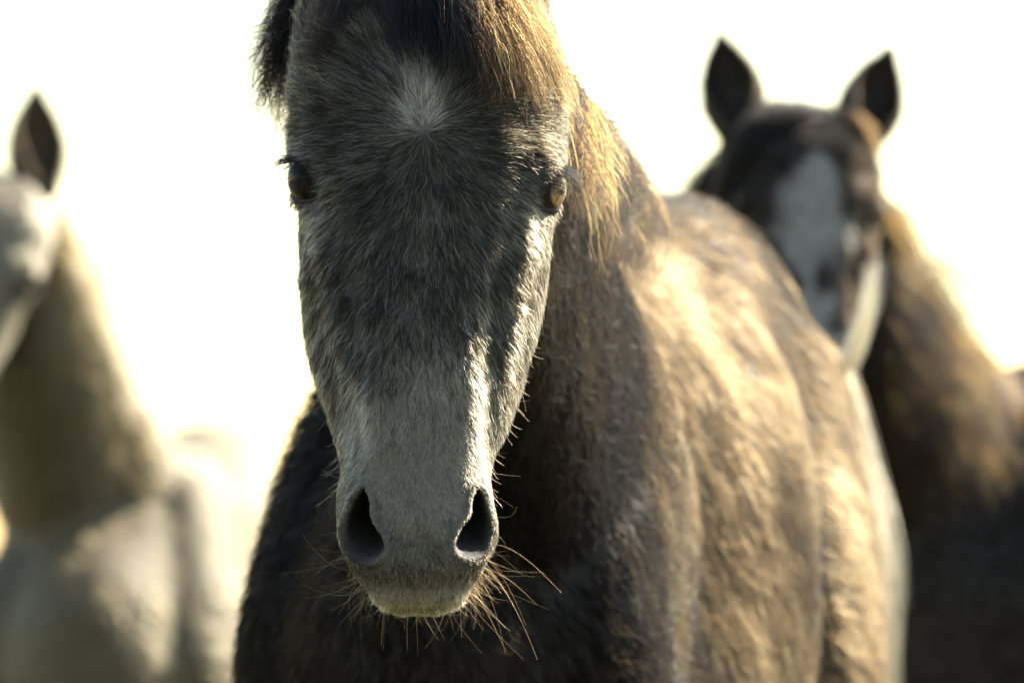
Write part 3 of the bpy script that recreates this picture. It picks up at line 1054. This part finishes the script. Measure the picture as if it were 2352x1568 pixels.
def grey_long_hair():
    root = GREY
    L = []
    J = lambda s: rng.normal(0, s)
    # forelock: dark middle, brown on both sides
    S = on_head
    for k in range(18):
        f = k / 17
        x0 = 900 + 115 * f
        L.append(dict(g=[poll(x0 + 15), S(x0 + 8 + J(8), -75, .014), S(x0 + 5 + J(8), -5, .017), S(x0 + 22 * f + J(8), 65, .013), S(x0 + 5 + 50 * f + J(12), 115 + J(12), .011), S(x0 + 16 + 60 * f + J(14), 150 + J(20), .009)],
                      n=85, s0=.005, s1=.006, col=DARKH, wave=.003, lv=.5))
    for k in range(46):
        f = k / 45
        x0 = 1005 + 150 * f + J(10)
        tx = 1068 + 250 * f + J(22)
        ty = 175 + 85 * f + J(34)
        L.append(dict(g=[poll(x0), S(x0 + 4, -75, .018), S(x0 + (tx - x0) * .2 + 6, -5, .026), S(x0 + (tx - x0) * .45 + 12, 75 + J(8), .030), S(x0 + (tx - x0) * .75 + 8, 140 + J(8), .028), S(tx, ty, .022)],
                      n=78, s0=.006, s1=.008, col=(DARKH if k % 2 else BROWN) if f < .35 else (BROWN if k % 3 else SUN_GOLD), wave=.007, lv=.6, clump=.7))
    # outer fringe over the sunny brow
    for k in range(18):
        f = k / 17
        L.append(dict(g=[poll(1190 + J(12)), S(1180 + J(10), -70, .014), S(1222 + J(8), 30, .024), S(1250 + J(8), 130, .022), S(1284 + J(8), 205 + J(8), .020), S(1310 + 14 * f + J(5), 250 + 34 * f, .018)],
                      n=36, s0=.007, s1=.006, col=SUN_GOLD if k % 2 else BROWN, wave=.006, lv=.6))
    # thin brown hair in front of the shaded ear
    for k in range(22):
        f = k / 21
        L.append(dict(g=[poll(880 - 90 * f), S(845 - 95 * f, -70, .010), S(808 - 90 * f + J(8), 5, .012), S(766 - 60 * f + J(8), 80 + J(8), .010), S(722 - 34 * f + J(8), 150 + 40 * f + J(14), .010)],
                      n=80, s0=.008, s1=.006, col=((.010, .007, .004), (.06, .038, .018)), wave=.004, lv=.6))
    make_locks('forelock', L, root, .00016, boost=3.0, tip_glow=.22)['label'] = 'forelock, dark in the middle and brown at the sides with sun glow painted in'
    # mane tufts hanging behind the head on the shaded side
    L = []
    for k in range(46):
        f = rng.random()
        L.append(dict(g=[P(735 - 20 * f + J(10), -80 + 90 * f, 4.70), P(700 - 14 * f + J(8), 0 + 95 * f, 4.69), P(650 + J(12), 75 + 115 * f + J(12), 4.68), P(578 + 56 * f + J(14), 165 + 175 * f + J(26), 4.66)],
                      n=24, s0=.010, s1=.011, col=BROWN if k % 3 else DARKH, wave=.006, lv=.5, r=.0002, clump=.85))
    for k in range(24):
        f = rng.random()
        L.append(dict(g=[P(715 + J(8), -90 + 60 * f, 4.69), P(676 + J(8), -15 + 60 * f, 4.68), P(634 + J(10), 55 + 70 * f + J(10), 4.67), P(578 + 20 * f + J(12), 125 + 90 * f + J(22), 4.66)],
                      n=24, s0=.009, s1=.011, col=BROWN if k % 2 else DARKH, wave=.005, lv=.4, r=.0002, clump=.85))
    # mane on the sunny side of the neck
    for k in range(60):
        f = k / 59
        d = 4.62 + .62 * f
        x0, y0 = 1222 + 170 * f, 165 + 225 * f
        tx, ty = 1292 + 170 * f + J(30), 380 + 165 * f + J(50)
        L.append(dict(g=[P(x0 + J(8), y0, d), P(x0 + 48 + J(10), y0 + 22, d - .02), P((x0 + tx) / 2 + 36 + J(14), (y0 + ty) / 2, d - .05), P(tx + 6, ty, d - .08), P(tx - 10 + J(14), ty + 60 + J(24), d - .09)],
                      n=70, s0=.010, s1=.012, col=(DARKH if k % 3 else BROWN) if k % 5 else SUN_GOLD, wave=.009, lv=.5, r=.00026, clump=.8))
    make_locks('mane', L, root, boost=4.6, tip_glow=.5)['label'] = 'brown mane glowing gold against the sun'
    # tail, carried high behind the croup
    L = []
    for k in range(7):
        L.append(dict(g=[GF(np.array([[J(.006), 1.25, 1.27]]))[0], P(1840 + J(5), 800, 6.52), P(1935 + J(5), 850, 6.57), P(1982 + J(4), 750, 6.58), P(2002 + J(3), 660, 6.58), P(2012 + J(4), 592 + J(5), 6.58)],
                      n=26, s0=.006, s1=.006, col=((.08, .065, .04), (.20, .165, .11)), wave=.006, lv=.25, r=.0004))
    for k in range(24):
        L.append(dict(g=[GF(np.array([[J(.010), 1.25, 1.27]]))[0], P(1830 + J(8), 805, 6.52), P(1918 + J(7), 880, 6.57), P(1955 + J(9), 1050, 6.58), P(1990 + J(11), 1300, 6.57), P(1985 + J(16), 1650 + J(60), 6.56), P(1975 + J(22), 1900 + J(80), 6.55)],
                      n=42, s0=.010, s1=.017, col=((.08, .06, .036), (.24, .19, .12)), wave=.012, lv=.4, r=.00034, clump=.8))
    make_locks('tail', L, root, boost=1.0)['label'] = 'pale tail lit by the sun'
    # whiskers and beard round the lips
    N = 210
    px, py, d = proj(HEAD_W)
    hn = vnormals(HEAD_W, HEAD_Q)
    nf = hn @ FWD
    ds, _ = seg_dist(px, py, MOUTH, False)
    cand = np.where((py > 1120) & (d < 4.45) & (nf > -.6) & (nf < .8) & ((py > 1300) | (np.abs(px - 957) > 150)))[0]
    pw = np.exp(-(ds[cand] / 45) ** 2) * (1 + 1.6 * sstep(50, 120, np.abs(px[cand] - 957))) + .12
    idx = rng.choice(cand, N, p=pw / pw.sum())
    p0, n0 = HEAD_W[idx], hn[idx]
    x, y = px[idx], py[idx]
    outx, outy = (x - 958) / 180, np.clip((y - 1215) / 170, 0, 1.2)
    low = sstep(1340, 1390, y)
    dirn = nrm(RGT * outx[:, None] * (1.1 - .6 * low[:, None]) - UPV * (outy * .55 + .5 * low)[:, None] + n0 * .35 - FWD * .25 + rng.normal(0, .34, (N, 3)))
    Ln = ((.008 + .032 * rng.random(N) ** 1.5) * (1 - .45 * low))[:, None, None]
    bend = nrm(np.tile(-UPV * .6, (N, 1)) + rng.normal(0, .6, (N, 3)))
    t = np.linspace(0, 1, 9)[None, :, None]
    pts = p0[:, None] + Ln * (dirn[:, None] * t + bend[:, None] * (.5 * t ** 2) + rng.normal(0, .45, (N, 1, 3)) * t ** 2.5)
    col = mix((.03, .018, .009), (.20, .14, .075), rng.random(N))
    curves_obj('whiskers', pts, np.full((N, 9), .000085) * np.linspace(1, .35, 9), col, LOCK, root, 2.2)
    # loose long hairs along jaw and cheeks
    cand = np.where((py > 780) & (py < 1130) & (np.abs(nf) < .35) & (d > 4.28))[0]
    N = 100
    idx = rng.choice(cand, N)
    p0, n0 = HEAD_W[idx], hn[idx]
    x = px[idx]
    dirn = nrm(n0 * .55 - UPV * .75 + rng.normal(0, .25, (N, 3)))
    Ln = (rng.uniform(.006, .020, N))[:, None, None]
    curl = np.sign(x - 960)[:, None] * RGT * .5 + rng.normal(0, .5, (N, 3))
    pts = p0[:, None] + Ln * (dirn[:, None] * t + curl[:, None] * (.45 * t ** 2))
    col = mix((.03, .02, .012), (.2, .14, .08), rng.random(N))
    curves_obj('jaw_hair', pts, np.full((N, 9), .00012) * np.linspace(1, .35, 9), col, LOCK, root)


grey_long_hair()

# ================================================================== the two horses behind
def place_head(px, py, d, tilt, roll, yaw, scale):
    """Rigid transform that carries the modelled head to another horse."""
    local = (HEAD_W - E0) @ np.stack([HX, HB, -HD], 1)
    return lambda loc: P(px, py, d) + scale * (loc @ rot_head(tilt, roll, yaw).T), local


def rot_head(tilt, roll, yaw):
    t = Matrix.Rotation(-tilt, 3, 'X')             # muzzle towards the camera
    return np.array(Matrix.Rotation(yaw, 3, 'Z') @ Matrix.Rotation(roll, 3, 'Y') @ t)


def to_head_local(w):
    return (w - E0) @ np.stack([HX, HB, -HD], 1)


def build_far(spec):
    root = thing('horse', spec['root'], spec['label'], 'horse', 'herd of horses')
    f, xa, ya = frame_body(spec['front'], spec['yaw'], spec['bscale'])
    Rm = rot_head(*spec['rot'])
    hp = P(*spec['head'])
    hs = spec['hscale']
    def T(w):
        q = to_head_local(w)
        q[:, 2] = np.where(q[:, 2] > .09, .09 + (q[:, 2] - .09) * .62, q[:, 2])      # a shorter poll
        return hp + hs * (q @ Rm.T)
    hv = T(HEAD_W)
    hn = vnormals(hv, HEAD_Q)
    cs, hw_, hh_ = spec['neck']
    pollc = hp + hs * (Rm @ np.array([.0, .125, .09]))
    pollb = hp + hs * (Rm @ np.array([.0, .20, .07]))
    neck = ([pollc, pollb] + list(cs), [.06 * hs, .075 * hs] + hw_, [.085 * hs, .12 * hs] + hh_)
    bv, bq = remesh(*body_parts(f, xa, neck), 0.016, 8)
    bn = vnormals(bv, bq)
    bv = bv + bn * (0.005 * noise3(bv, 12, spec['seed'], 2))[:, None]
    bn = vnormals(bv, bq)
    sh = Shell()
    sh.add(bv, bq, spec['skin'])
    loc = to_head_local(HEAD_W)
    sh.add(hv, HEAD_Q)
    sh.c[-1] = spec['headcol'](loc)[0] * .8
    for s in (-1, 1):
        v, q = lids(s)
        sh.add(T(v), q, (.02, .016, .012))
    earv = []
    for s in (-1, 1):
        base = hp + hs * (Rm @ np.array([s * spec.get('ear_x', .064) + .004, .080, T_EYE - .034 + spec.get('ear_up', 0)]))
        td = Rm @ np.array(spec['ear_dir'][0 if s < 0 else 1])
        ev, eq = ear_shell(base, td, Rm @ np.array([s * .35, -1, 0]), spec['ear_len'], spec['ear_w'])
        earv.append((ev, eq))
        sh.add(ev, eq, spec['ear_col'])
    v, q, c = sh.arrays()
    mesh_obj('body', v, q, SKIN, root, c)
    for s in (-1, 1):
        cc, n, u, vv = eye_frame(s)
        cc2 = T(cc[None])[0]
        ax = [nrm(Rm @ (np.stack([HX, HB, -HD]) @ a)) for a in (n, u, vv)]
        ev, eq = eyeball(s)
        o = mesh_obj('eye', ev * hs, eq, EYE, None)
        M = Matrix(((ax[0][0], ax[1][0], ax[2][0], cc2[0]), (ax[0][1], ax[1][1], ax[2][1], cc2[1]), (ax[0][2], ax[1][2], ax[2][2], cc2[2]), (0, 0, 0, 1)))
        o.parent = root
        o.matrix_basis = Matrix.Translation(-Vector(root.location)) @ M
    # coats
    N = spec['n_head']
    face = lambda cn, nn: .2 + .8 * sstep(.5, -.05, nn @ FWD)
    p, n = sample(hv, HEAD_Q, hn, N, face)
    l2 = ((p - hp) / hs) @ Rm
    bc, var = spec['headcol'](l2)
    col = bc * np.exp(rng.normal(0, .3, (N, 1)))
    down = Rm @ np.array([0, 0, -1.0])
    fur('coat', p, n, np.tile(down, (N, 1)) + (p - hp) * 2, np.full(N, .016), .25, np.full(N, .0005), col, root, k=4, boost=spec['boost'])
    N = spec['n_body']
    p, n = sample(bv, bq, bn, N, lambda cn, nn: (.1 + .9 * sstep(.45, 0, nn @ FWD)) * sstep(.3, .6, cn[:, 2]) + .02)
    col = spec['bodycol'](p) * np.exp(rng.normal(0, .3, (N, 1)))
    fur('coat', p, n, np.tile(ya * .7 + np.array([0, 0, -.75]), (N, 1)), np.full(N, .026), .32, np.full(N, .0008), col, root, k=4, jitter=.3, wave=.1, boost=spec['boost'])
    for ev, eq in earv:
        en = vnormals(ev, eq)
        p, n = sample(ev, eq, en, 2500, lambda a, b: np.ones(len(a)))
        col = np.array(spec['ear_col']) * np.exp(rng.normal(0, .4, (len(p), 1)))
        fur('ear_hair', p, n, np.tile(np.array([0, 0, .9]), (len(p), 1)), np.full(len(p), .012), .35, np.full(len(p), .0005), col, root, k=4)
    return root, hp, Rm, hs


def brown_head(loc):
    x, y, z = loc[:, 0], loc[:, 1], loc[:, 2]
    # white blaze widening over the forehead, running down to the left nostril
    cx = -.004 + .010 * np.sin(z * 16)
    half = np.interp(z, [-.34, -.25, -.10, -.02, .05, .09], [.018, .018, .028, .041, .030, .004]) * (1 + .4 * noise3(loc, 60, 75, 2))
    b = sstep(1.5, .6, np.abs(x - cx) / half) * sstep(.10, .07, z) * sstep(.06, .03, y)
    c = mix((.050, .040, .029), (.33, .31, .28), b)
    c = c * (1 - .35 * sstep(.02, .12, z) * (1 - b))[:, None]
    return c, None


def pale_head(loc):
    c = np.tile(np.array([.20, .17, .12]), (len(loc), 1))
    dk = sstep(-.20, -.36, loc[:, 2])
    for s in (-1, 1):
        dk = np.maximum(dk, 1.5 * np.exp(-((loc[:, 0] - s * .092) / .042) ** 2 - ((loc[:, 2] + .020) / .038) ** 2))
    return c * (1 - np.clip(.6 * dk, 0, .93))[:, None], None


BR = dict(boost=3.0, root=(0.72, 8.4, 0), label='dark brown horse with a white blaze and long mane, out of focus behind', seed=71,
          front=(0.66, 8.25), yaw=R(38), bscale=.97, head=(1872, 470, 7.75), rot=(R(25), R(2), R(9)), hscale=1.02,
          neck=([np.array([.47, 7.99, 1.41]), np.array([.55, 8.15, 1.29]), np.array([.64, 8.32, 1.16]), np.array([.76, 8.5, 1.04])], [.08, .095, .13, .13], [.125, .165, .215, .21]),
          skin=(.016, .011, .007), headcol=brown_head, ear_col=(.030, .023, .016), ear_dir=((-.12, .05, 1.0), (.36, .05, 1.0)), ear_len=.170, ear_w=.045, ear_x=.080,
          n_head=26000, n_body=30000,
          bodycol=lambda p: mix((.018, .011, .006), (.05, .032, .018), .5 + .5 * noise3(p, 12, 73, 2)))
BROOT, BHP, BRM, BHS = build_far(BR)

LF = dict(boost=1.3, root=(-0.76, 10.7, 0), label='pale cream horse, strongly out of focus, head cut by the photo edge', seed=81,
          front=(-0.745, 10.44), yaw=R(6), bscale=(1.22, .93), head=(-66, 600, 10.0), rot=(R(20), R(16), R(6)), hscale=1.18,
          neck=([np.array([-.885, 10.30, 1.58]), np.array([-.85, 10.44, 1.42]), np.array([-.80, 10.58, 1.24]), np.array([-.76, 10.72, 1.10])], [.110, .135, .17, .16], [.15, .19, .235, .22]),
          skin=(.09, .075, .045), headcol=pale_head, ear_col=(.085, .06, .035), ear_dir=((-.45, .05, 1.0), (-.30, .05, 1.0)), ear_len=.215, ear_w=.054, ear_up=.03,
          n_head=14000, n_body=26000,
          bodycol=lambda p: mix((.055, .043, .024), (.145, .118, .074), .5 + .5 * noise3(p, 9, 83, 2)))
LROOT, LHP, LRM, LHS = build_far(LF)


def far_hair():
    J = lambda s: rng.normal(0, s)
    H = lambda x, y, z: BHP + BHS * (BRM @ np.array([x, y, z]))
    L = []
    # forelock swept to the left under the ear
    for k in range(26):
        f = k / 25
        L.append(dict(g=[H(.03 - .05 * f, .07, .175), H(.0 - .05 * f, .02, .15), H(-.05 - .04 * f, .012, .115 - .01 * f), H(-.098 - .01 * f + J(.008), .04, .07 - .03 * f), H(-.118 + J(.012), .07, .0 + .05 * (1 - f) + J(.016))],
                      n=60, s0=.012, s1=.012, col=((.014, .010, .007), (.05, .034, .02)), wave=.006, r=.0005))
    for k in range(10):
        L.append(dict(g=[H(.04 + J(.01), .06, .17), H(.075, .03, .14), H(.10 + J(.008), .045, .10)], n=35, s0=.012, s1=.01, col=BROWN, wave=.004, r=.0005))
    make_locks('forelock', L, BROOT, boost=3.0, tip_glow=.4)
    L = []
    for k in range(70):
        f = k / 69
        x0, y0, d0 = 1960 + 150 * f, 400 + 400 * f, 7.95 + .45 * f
        tx, ty = 2085 + 265 * f + J(34), 720 + 560 * f + J(60)
        L.append(dict(g=[P(x0 + J(10), y0, d0), P(x0 + 50 + J(12), y0 + 70, d0 - .03), P(.55 * x0 + .45 * tx + 30 + J(22), .55 * y0 + .45 * ty, d0 - .07), P(.25 * x0 + .75 * tx + J(26), .28 * y0 + .72 * ty, d0 - .10), P(tx + 14 + J(34), ty + 40 + J(40), d0 - .12)],
                      n=44, s0=.012, s1=.022, col=((.006, .004, .002), (.03, .017, .007)) if k % 4 else SUN_GOLD, wave=.028, lv=.5, r=.0005, clump=.9))
    for k in range(18):   # some on the shaded side, behind the ear
        f = k / 17
        L.append(dict(g=[H(-.045 + J(.01), .13, .165 - .03 * f), H(-.085, .125, .14 - .04 * f), H(-.125 + J(.01), .115, .09 - .05 * f), H(-.148 + J(.012), .11, .03 - .05 * f + J(.015))], n=45, s0=.012, s1=.014, col=DARKH, wave=.008, r=.0005))
    make_locks('mane', L, BROOT, boost=4.4, tip_glow=.2)['label'] = 'long dark brown mane with sunlit golden edges'
    L = []
    for k in range(30):
        f = k / 29
        x0, y0, d0 = 92 + 185 * f, 420 + 430 * f, 10.25 + .35 * f
        L.append(dict(g=[P(x0 + J(12), y0, d0), P(x0 + 40 + J(14), y0 + 30, d0 - .02), P(x0 + 66 + J(24), y0 + 110, d0 - .05), P(x0 + 76 + J(34), y0 + 190 + J(40), d0 - .07)],
                      n=60, s0=.016, s1=.026, lv=.5, clump=.8, col=((.12, .095, .05), (.30, .25, .16)), wave=.012, r=.0008))
    make_locks('mane', L, LROOT, boost=1.2)


far_hair()
